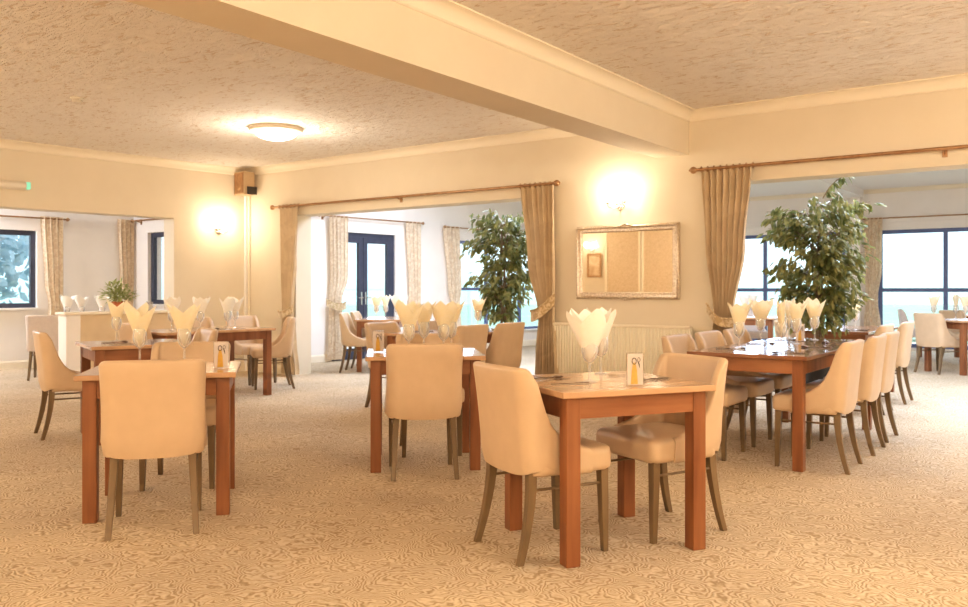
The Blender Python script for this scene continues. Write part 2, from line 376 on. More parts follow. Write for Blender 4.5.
# ------------------------------------------------------------------ curtains and rods
def curtain_mesh(ks, folds, amp, n=96, m=40):
    """ks: list of (z, x0, x1, y, ampscale) from top to bottom"""
    bm = BM(); rows = []
    for j in range(m + 1):
        s = j / m; z = ks[0][0] + (ks[-1][0] - ks[0][0]) * s
        for a, b in zip(ks, ks[1:]):
            if a[0] >= z >= b[0]:
                u = (a[0] - z) / (a[0] - b[0]); u2 = u * u * (3 - 2 * u)
                q = [a[k] + (b[k] - a[k]) * u2 for k in range(1, 5)]; break
        row = []
        for i in range(n + 1):
            t = i / n
            ph = 2 * pi * folds * t + .5 * sin(3 * s + 5 * t)
            x = q[0] + (q[1] - q[0]) * t + .25 * (q[1] - q[0]) / folds * sin(2 * ph) * .5
            y = q[2] + amp * q[3] * (sin(ph) * (.85 + .15 * sin(3.1 * t * 6.28)) + .12 * sin(2 * ph + 2 * s))
            row.append(bm.verts.new((x, y, z)))
        rows.append(row)
    for a, b in zip(rows, rows[1:]):
        for i in range(n): bm.faces.new((a[i], a[i + 1], b[i + 1], b[i]))
    return bm
def rod(o, a, x0, x1, y, z, label, r=.016, fin=.035, rings=(), fl=(True, True)):
    root = empty('curtain_rod', fr(o, a, x0, y, z), a); L = x1 - x0
    tag(root, label, 'curtain rod')
    bm = BM(); tube(bm, [(0, 0, 0), (L / 2, 0, 0), (L, 0, 0)], r, 10); build('pole', bm, M['rod'], root, smooth=True)
    for xx, s, e in ((0, -1, fl[0]), (L, 1, fl[1])):
        if not e: continue
        bm = BM(); sphere(bm, (xx + s * fin * .9, 0, 0), fin); sphere(bm, (xx + s * fin * 1.9, 0, 0), fin * .35); build('finial', bm, M['rod'], root, smooth=True)
    nb = max(2, int(L / 2) + 1)
    for i in range(nb):
        xx = .1 + (L - .2) * i / (nb - 1)
        bm = BM(); wy = (0 - y)
        tube(bm, [(xx, 0, -.005), (xx, wy * .95, -.03)], .008); box(bm, xx - .02, xx + .02, min(wy, wy * .93), max(wy, wy * .93), -.06, .03)
        build('bracket', bm, M['rod'], root)
    return root
def add_curtain(o, a, ks, folds, amp, label, mat, name='curtain', tie=None, ringz=None, group=None):
    x_c = (ks[0][1] + ks[0][2]) / 2
    root = empty(name, fr(o, a, x_c, ks[0][3], 0), a)
    ks = [(k[0], k[1] - x_c, k[2] - x_c, k[3] - ks[0][3], k[4]) for k in ks]
    tag(root, label, 'curtain', group)
    build('drape', curtain_mesh(ks, folds, amp), M[mat], root, smooth=True, angle=180)
    if ringz:
        for i in range(folds + 1):
            xx = ks[0][1] + (ks[0][2] - ks[0][1]) * (i / folds)
            bm = BM(); tube(bm, [(xx, .026 * cos(t * pi / 6), ringz + .026 * sin(t * pi / 6)) for t in range(13)], .004, 6)
            build('ring', bm, M['rod'], root)
    if tie:   # band: (x0,z0)->(x1,z1)
        x0, z0, x1, z1, yy, h = tie; x0 -= x_c; x1 -= x_c
        bm = BM(); pts = []
        for k in range(17):
            t = k / 16; pts.append((x0 + (x1 - x0) * t, yy - .07 * sin(pi * t), z0 + (z1 - z0) * t - .05 * sin(pi * t)))
        for sh, th in ((0, .008),):
            r = [[(x, y, z - h / 2), (x, y - th, z - h / 2), (x, y - th, z + h / 2), (x, y, z + h / 2)] for x, y, z in pts]
            loft(bm, r)
        for k in range(0, 17):      # gathered ruffle edge
            x, y, z = pts[k]; sphere(bm, (x, y - .008, z + h / 2), .012, n=6)
        build('tieback', bm, M['curtain_lining'], root)
    return root
RZ = 2.345
rod(CO, BWA, .74, 5.33, -.10, RZ, 'long brass curtain rod above the wide middle opening')
rod(CO, BWA, 6.94, 13.2, -.10, RZ + .01, 'long brass curtain rod above the right-hand opening')
add_curtain(CO, BWA, [(2.33, .86, 1.25, -.10, 1), (1.6, .88, 1.22, -.10, 1), (.92, .90, 1.12, -.09, .7), (.5, .90, 1.18, -.10, 1), (.03, .88, 1.24, -.10, 1)], 5, .042,
            'taupe silk curtain at the left end of the middle opening, beside the corner', 'curtain', tie=(.88, .86, 1.18, .92, -.04, .09), ringz=2.345)
add_curtain(CO, BWA, [(2.33, 4.89, 5.34, -.10, 1), (1.5, 4.98, 5.34, -.10, 1), (.90, 5.12, 5.32, -.09, .7), (.5, 5.09, 5.36, -.10, 1), (.03, 5.06, 5.38, -.10, 1)], 7, .042,
            'taupe silk curtain with a floral tieback left of the mirror', 'curtain', tie=(5.06, .90, 5.36, 1.08, -.045, .12), ringz=2.345)
add_curtain(CO, BWA, [(2.34, 6.99, 7.49, -.10, 1), (1.6, 7.02, 7.42, -.10, 1), (.95, 7.10, 7.30, -.09, .7), (.5, 7.06, 7.34, -.10, 1), (.03, 7.03, 7.38, -.10, 1)], 8, .042,
            'taupe silk curtain hanging between the mirror and the right-hand opening', 'curtain', tie=(7.06, 1.02, 7.32, .88, -.04, .08), ringz=2.355)
# sunroom curtains
rod(AO, AA, .12, 2.40, -.09, 2.40, 'dark curtain rod over the french doors', .013, .028)
add_curtain(AO, AA, [(2.42, .30, .68, -.09, 1), (1.4, .32, .68, -.09, 1), (1.0, .30, .56, -.08, .7), (.4, .28, .60, -.09, 1), (.03, .26, .62, -.09, 1)], 5, .03,
            'cream floral curtain with a tieback left of the french doors', 'curtain_fl', tie=(.2, .98, .6, .93, -.04, .11))
add_curtain(AO, AA, [(2.42, 2.0, 2.36, -.09, 1), (1.2, 2.08, 2.36, -.09, .8), (.4, 2.02, 2.36, -.09, 1), (.03, 2.0, 2.38, -.09, 1)], 4, .03,
            'cream floral curtain right of the french doors', 'curtain_fl')
rod(AO, AA, 3.02, 8.2, -.09, 2.37, 'dark curtain rod over the window behind the tall plant', .013, .028, fl=(True, False))
add_curtain(AO, AA, [(2.39, 2.95, 3.38, -.09, 1), (1.3, 3.08, 3.45, -.09, .8), (.9, 3.16, 3.42, -.08, .6), (.4, 3.05, 3.45, -.09, 1), (.03, 3.0, 3.46, -.09, 1)], 4, .03,
            'cream floral curtain left of the window behind the tall plant', 'curtain_fl')
rod(FO, BWA, -1.0, 5.9, -.12, 2.60, 'pale curtain rod above the right-hand wall of windows', .013, .028)
add_curtain(FO, BWA, [(2.62, -.98, -.62, -.12, 1), (1.6, -.96, -.64, -.12, 1), (1.0, -.95, -.72, -.11, .6), (.4, -.98, -.66, -.12, 1), (.03, -1.0, -.62, -.12, 1)], 5, .03,
            'pale curtain on the pier left of the right-hand windows', 'curtain_fl')
rod(LO, AA, -3.0, .88, -.09, 2.28, 'dark curtain rod over the side room window', .013, .028, fl=(False, True))
add_curtain(LO, AA, [(2.31, .50, .84, -.09, 1), (1.3, .56, .84, -.09, .8), (.95, .62, .84, -.08, .6), (.4, .56, .84, -.09, 1), (.03, .52, .86, -.09, 1)], 4, .03,
            'cream floral curtain right of the side room window', 'curtain_fl')
rod(EO, BWA, .12, 2.0, -.09, 2.32, 'short dark curtain rod over the second side room window', .013, .028)
add_curtain(LO, AA, [(2.34, 1.70, 1.98, -.06, 1), (1.4, 1.74, 1.98, -.06, .8), (.9, 1.78, 1.96, -.06, .6), (.03, 1.72, 1.98, -.06, 1)], 4, .028,
            'cream floral curtain in the side room corner, behind the potted plant', 'curtain_fl')

# ------------------------------------------------------------------ dining chair
HP = [(-.235, .858), (-.20, .856), (-.175, .845), (-.155, .815), (-.141, .77), (-.128, .695), (-.105, .63), (-.075, .58), (-.04, .546), (.006, .52), (.06, .50), (.10, .49)]
def hfun(x):
    if x <= HP[0][0]: return HP[0][1]
    for (a, b), (c, d) in zip(HP, HP[1:]):
        if a <= x <= c: return b + (d - b) * (x - a) / (c - a)
    return HP[-1][1]
def chair_parts(root, mat):
    # shell path in plan (outer), half then mirrored
    rc = .075; hw = .246; xb = -.235
    half = [(.10, hw), (.06, hw), (.03, hw), (.0, hw), (-.03, hw), (-.055, hw), (-.08, hw), (-.10, hw), (-.12, hw), (-.135, hw), (-.15, hw - .001)]
    for k in range(1, 7):
        t = k / 6 * pi / 2; half.append((xb + rc - rc * sin(t), hw - rc + rc * cos(t)))
    half += [(xb - .003, .11), (xb - .006, .06), (xb - .007, 0)]
    path = half + [(x, -y) for x, y in half[-2::-1]]
    n = len(path); bm = BM(); rings = []
    for i, (x, y) in enumerate(path):
        a = path[max(i - 1, 0)]; b = path[min(i + 1, n - 1)]
        d = Vector((b[0] - a[0], b[1] - a[1])).normalized(); nin = Vector((d.y, -d.x))
        if nin.dot(Vector((-.0 - x, -y))) < 0: nin = -nin
        h = hfun(x); prof = []
        z0 = .374 + (.035 * min(1, abs(y) / hw) ** 4 if x < -.15 else .035 * max(0, min(1, (-.02 - x) / .13)))
        for k in range(9):
            z = z0 + (h - .018 - z0) * k / 8; prof.append((0 if k else .012, z))
        th = .048
        for k in range(1, 6):
            t = k / 6 * pi; prof.append((th / 2 * (1 - cos(t)), h - .018 + .018 * sin(t)))
        for k in range(7, -1, -1):
            z = .44 + (h - .018 - .44) * k / 7; prof.append((th, z))
        ring = []
        for off, z in prof:
            px, py = x + nin.x * off, y + nin.y * off
            zz = max(0, z - .40)
            waist = 1 - .03 * sin(min(1, zz / .46) * pi)
            ring.append((px - zz * .075 - .07 * zz * zz, py * (waist + .03 * zz), z))
        rings.append(ring)
    loft(bm, rings, caps=True, closed=True)
    build('backrest', bm, mat, root, smooth=True, angle=75)
    # seat cushion
    bm = BM(); rs = []
    def outline(s, z, fr_=.0):
        pts = []
        w = .238 * s; xf = .228 - (1 - s) * .2; xk = -.19
        r = .05
        for cx, cy, t0 in ((xf - r, w - r, 0), (xk + r, w - r, pi / 2), (xk + r, -w + r, pi), (xf - r, -w + r, 3 * pi / 2)):
            for k in range(5):
                t = t0 + k / 4 * pi / 2; pts.append((cx + r * cos(t), cy + r * sin(t), z))
        return pts
    for s, z in ((.93, .378), (.985, .388), (1, .405), (1, .455), (.985, .474), (.93, .487), (.75, .493), (.4, .496)): rs.append(outline(s, z))
    loft(bm, rs); build('seat', bm, mat, root, smooth=True, angle=60)
    for sy in (-1, 1):
        bm = BM(); loft(bm, [sq(.185, sy * .195, .392, .021), sq(.19, sy * .198, .2, .018), sq(.195, sy * .2, 0, .0135)]); build('leg', bm, M['chair_leg'], root, bevel=.003)
        bm = BM(); rr = []
        for k in range(7):
            t = k / 6; z = .392 * (1 - t)
            rr.append(sq(-.185 - .07 * t ** 1.8, sy * (.178 + .022 * t), z, .022 - .0075 * t, .019 - .005 * t))
        loft(bm, rr); build('leg', bm, M['chair_leg'], root, bevel=.003)
        bm = BM(); tube(bm, [(-.19, sy * .186, .315), (.185, sy * .196, .315)], .0065, 8); build('stretcher', bm, M['chair_leg'], root, smooth=True)
protos = {}
def chair(x, y, deg, label, mat='chair', group=None):
    if mat not in protos:
        root = empty('dining_chair'); chair_parts(root, M[mat]); protos[mat] = root
    else: root = dup(protos[mat])
    root.location = (x, y, 0); root.rotation_euler = (0, 0, R(deg))
    tag(root, label, 'chair', group)
    return root
GC = 'upholstered dining chairs'
for a in [
    (.286, 3.945, 28, 'cream leather dining chair on the left of the nearest table, its back to the camera'),
    (.872, 4.24, 209, 'cream leather dining chair on the right of the nearest table, its seat facing left'),
    (-.404, 5.54, 98, 'tan dining chair seen squarely from behind at the front of the central table'),
    (-.40, 6.225, 278, 'tan dining chair facing the camera on the far side of the central table, mostly hidden'),
    (-1.68, 4.32, 107.3, 'large tan dining chair seen from behind at the front left table'),
    (-1.86, 5.225, 278, 'tan dining chair facing the camera on the far side of the front left table'),
    (-3.41, 6.99, 35, 'tan dining chair in profile at far left, left of the second left table'),
    (-2.59, 7.14, 214, 'tan dining chair seen edge-on at the right of the second left table'),
    (-2.60, 10.26, 200, 'olive tan dining chair facing left at the end of the table by the corner curtain'),
    (-3.28, 9.93, -36, 'dining chair against the wall behind the corner table, under the wall light'),
    (-2.95, 10.74, -36, 'dining chair behind the corner table, nearest the corner pipe'),
    (-3.42, 8.71, 54, 'dining chair with back to camera at near end of the corner table by the partition'),
    (-1.80, 12.25, -3, 'olive dining chair facing right beside the floral curtain and french doors'),
    (-1.74, 12.93, -3, 'further olive dining chair close to the french doors, behind its twin'),
    (-.87, 8.556, -36, 'tan dining chair at the near left of the table in the middle opening'),
    (-.43, 9.16, -36, 'small tan chair back showing between the napkins of the central table'),
    (-.295, 8.26, 144, 'tan dining chair seen from behind, just right of the central table'),
    (.085, 8.78, 144, 'tan dining chair in front of the tall plant in the middle opening'),
    (2.262, 5.76, 145, 'tan dining chair at the front of the row right of the long table'),
    (2.71, 6.37, 145, 'second tan dining chair in the row right of the long table'),
    (3.06, 6.89, 144, 'third tan dining chair in the row right of the long table'),
    (3.71, 8.32, 144, 'tan dining chair beyond the long table, right of the big plant'),
    (4.29, 9.06, 144, 'last tan dining chair of the right-hand line, nearest the glazed wall'),
    (1.636, 6.157, -36, 'tan dining chair at the front of the row between radiator and long table'),
    (2.007, 6.666, -36, 'second tan dining chair in the row between curtain and long table'),
    (2.378, 7.175, -36, 'third tan dining chair in the row left of the long table, by the curtain foot'),
    (3.525, 9.256, -36, 'dining chair hidden behind the foliage of the big right-hand plant'),
    (3.908, 9.78, -36, 'dining chair behind the plant on the far left side of the table beyond it'),
    (6.53, 12.06, 21, 'beige dining chair seen from behind at the far right table'),
    (7.65, 13.45, -75, 'dining chair on the far side of the far right table'),
    ]: chair(*a[:4], 'chair', GC)
for a in [
    (7.42, 14.45, -22, 'greyish dining chair in profile before the glazed wall, beyond the far right table'),
    (4.5, 14.15, -90, 'greyish dining chair at the distant table left of the big plant'),
    (-5.84, 11.30, 108, 'grey-lilac dining chair with its back to the camera in the side room'),
    ]: chair(*a[:4], 'chair_cool', GC)

# ------------------------------------------------------------------ tables
TBL = {}
def table(key, x, y, rz, w, d, label, group='wooden dining tables'):
    """w,d: table-top size"""
    root = empty('dining_table', (x, y, 0), rz); tag(root, label, 'table', group)
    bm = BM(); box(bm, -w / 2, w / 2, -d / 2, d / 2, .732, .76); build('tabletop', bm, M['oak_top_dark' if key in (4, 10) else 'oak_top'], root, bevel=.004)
    lw = .069; ov = .033
    X, Y = w / 2 - ov, d / 2 - ov
    for sx in (-1, 1):
        for sy in (-1, 1):
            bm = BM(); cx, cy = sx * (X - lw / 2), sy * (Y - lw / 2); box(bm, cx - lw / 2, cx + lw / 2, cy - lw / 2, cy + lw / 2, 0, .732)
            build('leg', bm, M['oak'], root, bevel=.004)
    for sy in (-1, 1):
        bm = BM(); y0 = sy * (Y - .006); y1 = sy * (Y - .028); box(bm, -X + lw, X - lw, min(y0, y1), max(y0, y1), .638, .732); build('apron', bm, M['oak_h'], root)
    for sx in (-1, 1):
        bm = BM(); x0 = sx * (X - .006); x1 = sx * (X - .028); box(bm, min(x0, x1), max(x0, x1), -Y + lw, Y - lw, .638, .732); build('apron', bm, M['oak'], root)
    TBL[key] = (x, y, rz); return root
table(1, .563, 4.056, .385, .788, .736, 'nearest square wooden table with a clear card holder and one napkin fan')
table(2, -.419, 5.862, .113, .788, .736, 'central square wooden table with folded napkins, behind the squarely turned chair')
table(3, -1.783, 4.709, .246, .788, .736, 'front left square wooden table with two napkins in glasses')
table(4, 2.40, 6.58, BWA, .82, 2.17, 'long dark-topped wooden table at right with chairs down both sides')
table(5, -2.873, 6.94, .59, .79, .79, 'square wooden table in front of the low partition at left')
table(6, -3.095, 9.22, BWA, .80, 1.4, 'oblong wooden table with white napkins near the corner curtain')
table(7, -1.50, 12.75, -.05, .68, 1.3, 'tall-looking narrow wooden table in front of the french doors')
table(8, -.29, 8.81, BWA, .70, 1.5, 'wooden table behind the central table, in the middle opening')
table(9, 7.27, 12.21, .3, 1.6, .75, 'wooden table at the far right edge of the sunroom')
table(10, 4.07, 9.42, BWA, .75, 1.6, 'wooden table behind the big plant, catching blue daylight')
table(11, 8.0, 14.5, 0, .8, .8, 'small wooden table close to the right-hand glazed wall')
table(12, 4.3, 13.35, -.6, .8, .8, 'distant table with white napkins left of the big plant')
table(13, -5.55, 12.12, .3, 1.0, .75, 'wooden table with white napkins in the side room')

# ------------------------------------------------------------------ place settings
GP = None
def glass_parts(root):
    bm = BM(); lathe(bm, [(.0005, .0), (.034, .0), (.034, .003), (.012, .008), (.006, .016), (.0055, .08), (.008, .09)], n=20); build('stem', bm, M['wineglass'], root, smooth=True)
    bm = BM(); lathe(bm, [(.0045, .088), (.02, .098), (.034, .118), (.040, .145), (.039, .175), (.034, .205), (.0335, .205), (.0385, .175), (.039, .145), (.033, .12), (.018, .10)], n=24); build('bowl', bm, M['wineglass'], root, smooth=True)
gproto = None
def wineglass(x, y, z, label, group=None):
    global gproto
    if gproto is None:
        gproto = empty('wine_glass'); glass_parts(gproto); r = gproto
    else: r = dup(gproto)
    r.location = (x, y, z); tag(r, label, 'glass', group)
def napkin_bm(seed, peaks, spread, h=.24):
    rnd = random.Random(seed * 7 + peaks); bm = BM(); n = 60; m = 8
    def fan(peaks, spread, h, off, flat, tilt):
        pk = [1 + .13 * rnd.uniform(-1, .6) for _ in range(peaks)]
        rr = []
        for j in range(m + 1):
            t = j / m; row = []
            for i in range(n):
                u = (i / n * peaks) % 1; k = int(i / n * peaks) % peaks
                d = abs(u - .5) * 2                     # 0 at a peak, 1 in a notch
                tip = (1 - d) ** .85
                a = 2 * pi * i / n + off
                hh = h * ((.60 if peaks == 2 else .72) + (.40 if peaks == 2 else .28) * tip * pk[k])
                r = .003 + spread * t * ((.62 + .38 * tip) if peaks == 2 else (.8 + .2 * tip)) 
                row.append(bm.verts.new((r * cos(a) + tilt * t * t, r * sin(a) * flat, hh * t)))
            rr.append(row)
        for a_, b_ in zip(rr, rr[1:]):
            for i in range(n): bm.faces.new((a_[i], a_[(i + 1) % n], b_[(i + 1) % n], b_[i]))
    flat = .45 if peaks == 2 else .75
    o0 = -pi / 2 if peaks == 2 else rnd.random() * 3
    fan(peaks, spread, h, o0, flat, rnd.uniform(-.01, .01))
    fan(max(2, peaks - 1), spread * .8, h * rnd.uniform(.92, 1.05), o0 + .9, flat, rnd.uniform(-.02, .02))
    return bm
nproto = {}
def napkin(x, y, z, label, seed, peaks=3, spread=.085, mat='napkin', rz=0, group=None, h=.24):
    key = (seed % 4, peaks, spread, mat, h)
    if key not in nproto:
        o = build('napkin', napkin_bm(seed % 4, peaks, spread, h), M[mat], smooth=True, angle=25); nproto[key] = o
    else: o = nproto[key].copy(); COL.objects.link(o)
    o.location = (x, y, z + .092); o.rotation_euler = (0, 0, rz); tag(o, label, 'napkin', group); return o
ZT = .7602
def setting(x, y, where, seed, peaks=2, spread=.085, mat='napkin', rz=0, h=.265, z=ZT):
    spread *= 1.13
    col = 'cream' if mat == 'napkin' else 'white'
    wineglass(x, y, z, 'stemmed wine glass holding the napkin ' + where, 'stemmed wine glasses')
    napkin(x, y, z, col + ' napkin fanned upright ' + where, seed, peaks, spread, mat, rz, 'fanned table napkins', h)
setting(.500, 3.985, 'in the front glass of the nearest table', 1, 5, .112, 'napkin_w', .3, .255)
setting(.605, 4.36, 'in the rear glass of the nearest table', 2, 3, .09, 'napkin_w', 1.0, .25)
setting(-.505, 5.66, 'at the front left of the central table', 1, 2, .09, rz=.2)
setting(-.43, 6.03, 'at the rear left of the central table', 2, 2, .085, rz=.5)
setting(-.275, 5.72, 'at the front right of the central table', 3, 3, .085, rz=.1)
setting(-.235, 6.04, 'at the rear right of the central table', 0, 2, .085, rz=.4)
setting(-2.04, 4.99, 'at the left of the front left table', 5, 2, .085, rz=.1)
setting(-1.78, 5.0, 'at the right of the front left table', 6, 2, .09, rz=-.1)
setting(-3.09, 7.08, 'on the table before the partition', 3, 2, .08, rz=.0)
setting(-2.81, 9.5, 'on the corner table, rightmost of four', 0, 3, .085, 'napkin_w', .3)
setting(-2.77, 9.10, 'on the corner table, third from left', 1, 3, .085, 'napkin_w', .9)
setting(-3.03, 9.0, 'on the corner table, second from left', 2, 3, .085, 'napkin_w', .2)
setting(-3.3, 8.9, 'on the corner table, leftmost of four', 3, 3, .085, 'napkin_w', .6)
setting(1.84, 6.07, 'at the near left corner of the long table', 0, 2, .085, rz=.2)
setting(2.11, 5.98, 'at the front of the long table, second nearest place', 1, 2, .08, rz=1.2)
setting(2.30, 7.0, 'midway along the left of the long table', 2, 3, .09, rz=-.2)
setting(2.50, 6.74, 'midway along the right of the long table', 3, 2, .09, rz=.3)
setting(2.85, 7.26, 'at the far right of the long table', 1, 2, .09, rz=.1)
setting(2.71, 7.48, 'at the far left of the long table', 0, 2, .085, rz=.8)
setting(3.97, 9.0, 'on the table behind the big plant', 2, 2, .08, rz=.2)
setting(-.066, 9.28, 'left of the tall plant in the middle opening', 3, 2, .08, rz=.1)
setting(-1.57, 12.3, 'near left on the french door table', 0, 2, .085, rz=.3)
setting(-1.46, 12.5, 'centre of the french door table', 2, 2, .085, rz=.9)
setting(-1.31, 12.65, 'right of the french door table', 1, 3, .1, 'napkin_w', .2, .27)
setting(-1.24, 12.95, 'rear right of the french door table', 3, 3, .1, 'napkin_w', 1.2, .27)
setting(6.56, 12.28, 'leftmost on the far right table', 0, 2, .09, rz=.2)
setting(6.95, 12.40, 'behind on the far right table', 1, 2, .09, rz=.8)
setting(6.88, 12.03, 'nearest on the far right table', 2, 2, .09, rz=.1)
setting(4.12, 13.3, 'left on the distant table beyond the curtain', 0, 3, .10, 'napkin_w', .2)
setting(4.30, 13.5, 'right on the distant table beyond the curtain', 1, 3, .10, 'napkin_w', .9)
setting(-5.90, 11.92, 'on the side room table, above the grey chair', 2, 3, .1, 'napkin_w', .2)
setting(-5.80, 12.14, 'on the side room table, second from left', 0, 3, .1, 'napkin_w', .9)
setting(-5.44, 12.0, 'on the side room table, left of the potted plant', 1, 3, .1, 'napkin_w', .1)
setting(-5.29, 12.15, 'on the side room table, below the potted plant', 3, 3, .1, 'napkin_w', .7)

# clear card holders with a printed card
def card_holder(x, y, rz, label, z=ZT):
    root = empty('card_holder', (x, y, z), rz); tag(root, label, 'card holder')
    w, h, t = .040, .15, .012
    bm = BM(); box(bm, -w, w, -t, t, 0, h); build('acrylic_case', bm, M['acrylic'], root, bevel=.003)
    bm = BM(); box(bm, -w + .003, w - .003, -.002, .002, .004, h - .005); build('printed_card', bm, M['print'], root)
    for s in (-1, 1):
        yy = s * .0032
        bm = BM(); loft(bm, [[(-.020, yy - .0006, .008), (.012, yy - .0006, .008), (.012, yy + .0006, .008), (-.020, yy + .0006, .008)],
                            [(-.016, yy - .0006, .07), (.008, yy - .0006, .07), (.008, yy + .0006, .07), (-.016, yy + .0006, .07)],
                            [(-.010, yy - .0006, .105), (.001, yy - .0006, .105), (.001, yy + .0006, .105), (-.010, yy + .0006, .105)]])
        build('amber_motif', bm, M['gold'], root)
        bm = BM()
        tube(bm, [(-.005 + .010 * cos(t_ * pi / 7), yy, .112 + .014 * sin(t_ * pi / 7)) for t_ in range(15)], .0022, 6)
        tube(bm, [(.017 + .006 * cos(t_ * pi / 7), yy, .118 + .010 * sin(t_ * pi / 7)) for t_ in range(15)], .0012, 6)
        tube(bm, [(.012, yy, .112), (.018, yy, .098), (.021, yy, .082)], [.0018, .0028, .0012], 6)
        build('dark_motif', bm, M['ink'], root)
card_holder(.687, 3.83, .15, 'clear card holder with an amber and black motif on the nearest table')
card_holder(-.735, 5.86, .2, 'clear card holder on the left of the central table')
card_holder(-1.455, 4.66, .15, 'clear card holder with dark marks on the front left table')
card_holder(2.65, 7.06, .2, 'clear card holder among the napkins of the long table')

# cutlery
def fork_bm():
    bm = BM(); loft(bm, [sq(-.09, 0, .004, .001, .006), sq(-.088, 0, .005, .001, .006)])
    box(bm, -.09, .04, -.0035, .0035, .003, .006); box(bm, .04, .055, -.011, .011, .004, .007)
    for k in (-1.5, -.5, .5, 1.5): box(bm, .055, .10, k * .0065 - .0016, k * .0065 + .0016, .004, .007)
    return bm
def knife_bm():
    bm = BM(); box(bm, -.11, -.01, -.006, .006, .001, .008); loft(bm, [[(-.01, -.008, .002), (-.01, .008, .002), (-.01, .008, .004), (-.01, -.008, .004)], [(.09, -.008, .002), (.09, .006, .002), (.09, .006, .004), (.09, -.008, .004)], [(.115, -.006, .002), (.115, -.003, .002), (.115, -.003, .004), (.115, -.006, .004)]])
    return bm
def spoon_bm():
    bm = BM(); box(bm, -.09, .05, -.0035, .0035, .003, .006); sphere(bm, (.075, 0, .008), .02, 1.45, 1, .35, 12); return bm
cp = {}
def cut(kind, x, y, rz, label, z=ZT):
    f = {'fork': fork_bm, 'knife': knife_bm, 'spoon': spoon_bm}[kind]
    if kind not in cp: o = build(kind, f(), M['cutlery'], smooth=kind == 'spoon'); cp[kind] = o
    else: o = cp[kind].copy(); COL.objects.link(o)
    o.location = (x, y, z); o.rotation_euler = (0, 0, rz); tag(o, label, kind, 'laid cutlery')
def lay(key, lx, ly, ang, where):
    x, y, rz = TBL[key]; c, s = cos(rz), sin(rz)
    for kind, off in (('fork', -.11), ('knife', .10), ('spoon', .13 + .02)):
        # place across the setting direction
        a = rz + ang; px, py = lx - sin(ang) * off, ly + cos(ang) * off
        cut(kind, x + c * px - s * py, y + s * px + c * py, a, 'steel %s laid %s' % (kind, where))
lay(1, -.22, .02, 0, 'at the left place of the nearest table')
lay(1, .23, .04, pi, 'at the right place of the nearest table')
lay(2, .05, -.2, pi / 2, 'at the near place of the central table')
lay(2, .05, .2, -pi / 2, 'at the far place of the central table')
lay(3, -.02, -.2, pi / 2, 'at the near place of the front left table')
lay(3, -.02, .2, -pi / 2, 'at the far place of the front left table')
lay(4, -.23, -.80, 0, 'at the first left place of the long table')
lay(4, -.23, -.12, 0, 'at the second left place of the long table')
lay(4, -.23, .52, 0, 'at the third left place of the long table')
lay(4, .23, -.76, pi, 'at the first right place of the long table')
lay(4, .23, -.05, pi, 'at the second right place of the long table')
lay(4, .23, .56, pi, 'at the third right place of the long table')
lay(5, -.15, -.1, 0, 'on the table before the partition')
lay(6, .22, .25, pi, 'at the right of the corner table')
lay(8, -.2, -.4, 0, 'at the left of the table in the middle opening')
lay(10, .2, -.4, pi, 'on the table behind the big plant')

# ------------------------------------------------------------------ mirror, radiator, sconces, speaker ...
root = empty('wall_mirror', bw(6.145, -.005, 1.48), BWA); tag(root, 'rectangular mirror in an ornate silver frame on the pier between the openings', 'mirror')
W2, H2, fw = .585, .385, .075
bm = BM(); prof = [(0, 0), (0, -.018), (.010, -.034), (.022, -.038), (.034, -.026), (.045, -.022), (.060, -.030), (.070, -.020), (fw, -.010), (fw, 0)]
rings = []
for sx, sz in ((-1, -1), (1, -1), (1, 1), (-1, 1)):
    rings.append([(sx * (W2 - p), q, sz * (H2 - p)) for p, q in prof])
rings.append(rings[0]); loft(bm, rings, caps=False)
for sx in (-1, 1):
    for sz in (-1, 1):
        for k in range(5): sphere(bm, (sx * (W2 - .02 - .018 * k), -.034, sz * (H2 - .02)), .013, n=8); sphere(bm, (sx * (W2 - .02), -.034, sz * (H2 - .02 - .018 * k)), .013, n=8)
for k in range(60): sphere(bm, (-W2 + .05 + (2 * W2 - .1) * k / 59, -.026, H2 - .064), .006, n=6); sphere(bm, (-W2 + .05 + (2 * W2 - .1) * k / 59, -.026, -H2 + .064), .006, n=6)
for k in range(7):
    for s in (-1, 1): sphere(bm, (.024 * (k - 3), -.036, s * (H2 - .014 + .006 * (3 - abs(k - 3)))), .013, n=8)
build('frame', bm, M['silver'], root, smooth=True, angle=60)
bm = BM(); box(bm, -W2 + fw - .01, W2 - fw + .01, -.012, -.006, -H2 + fw - .01, H2 - fw + .01); build('glass', bm, M['mirror'], root)

root = empty('radiator', bw(6.09, -.01, 0), BWA); tag(root, 'long cream ribbed panel radiator below the mirror', 'radiator')
L = .77; bm = BM(); n = 46; pts = []
for i in range(n):
    x0 = -L + 2 * L * i / n; p = 2 * L / n
    pts += [(x0, -.085), (x0 + p * .3, -.085), (x0 + p * .42, -.070), (x0 + p * .85, -.070)]
pts.append((L, -.085))
lo = [bm.verts.new((x, y, .16)) for x, y in pts]; hi = [bm.verts.new((x, y, .81)) for x, y in pts]
for i in range(len(pts) - 1): bm.faces.new((lo[i], lo[i + 1], hi[i + 1], hi[i]))
build('ribbed_panel', bm, M['cream'], root)
bm = BM(); box(bm, -L, L, -.068, -.03, .16, .81); build('back_panel', bm, M['cream'], root)
bm = BM(); box(bm, -L - .008, L + .008, -.095, -.02, .808, .835); build('top_grille', bm, M['trim'], root, bevel=.005)
bm = BM(); box(bm, -L - .01, -L, -.09, -.025, .15, .82); box(bm, L, L + .01, -.09, -.025, .15, .82); build('side_panel', bm, M['cream'], root)
bm = BM()
for s in (-1, 1): box(bm, s * .5 - .02, s * .5 + .02, -.03, .01, .2, .75)
build('bracket', bm, M['cream'], root)
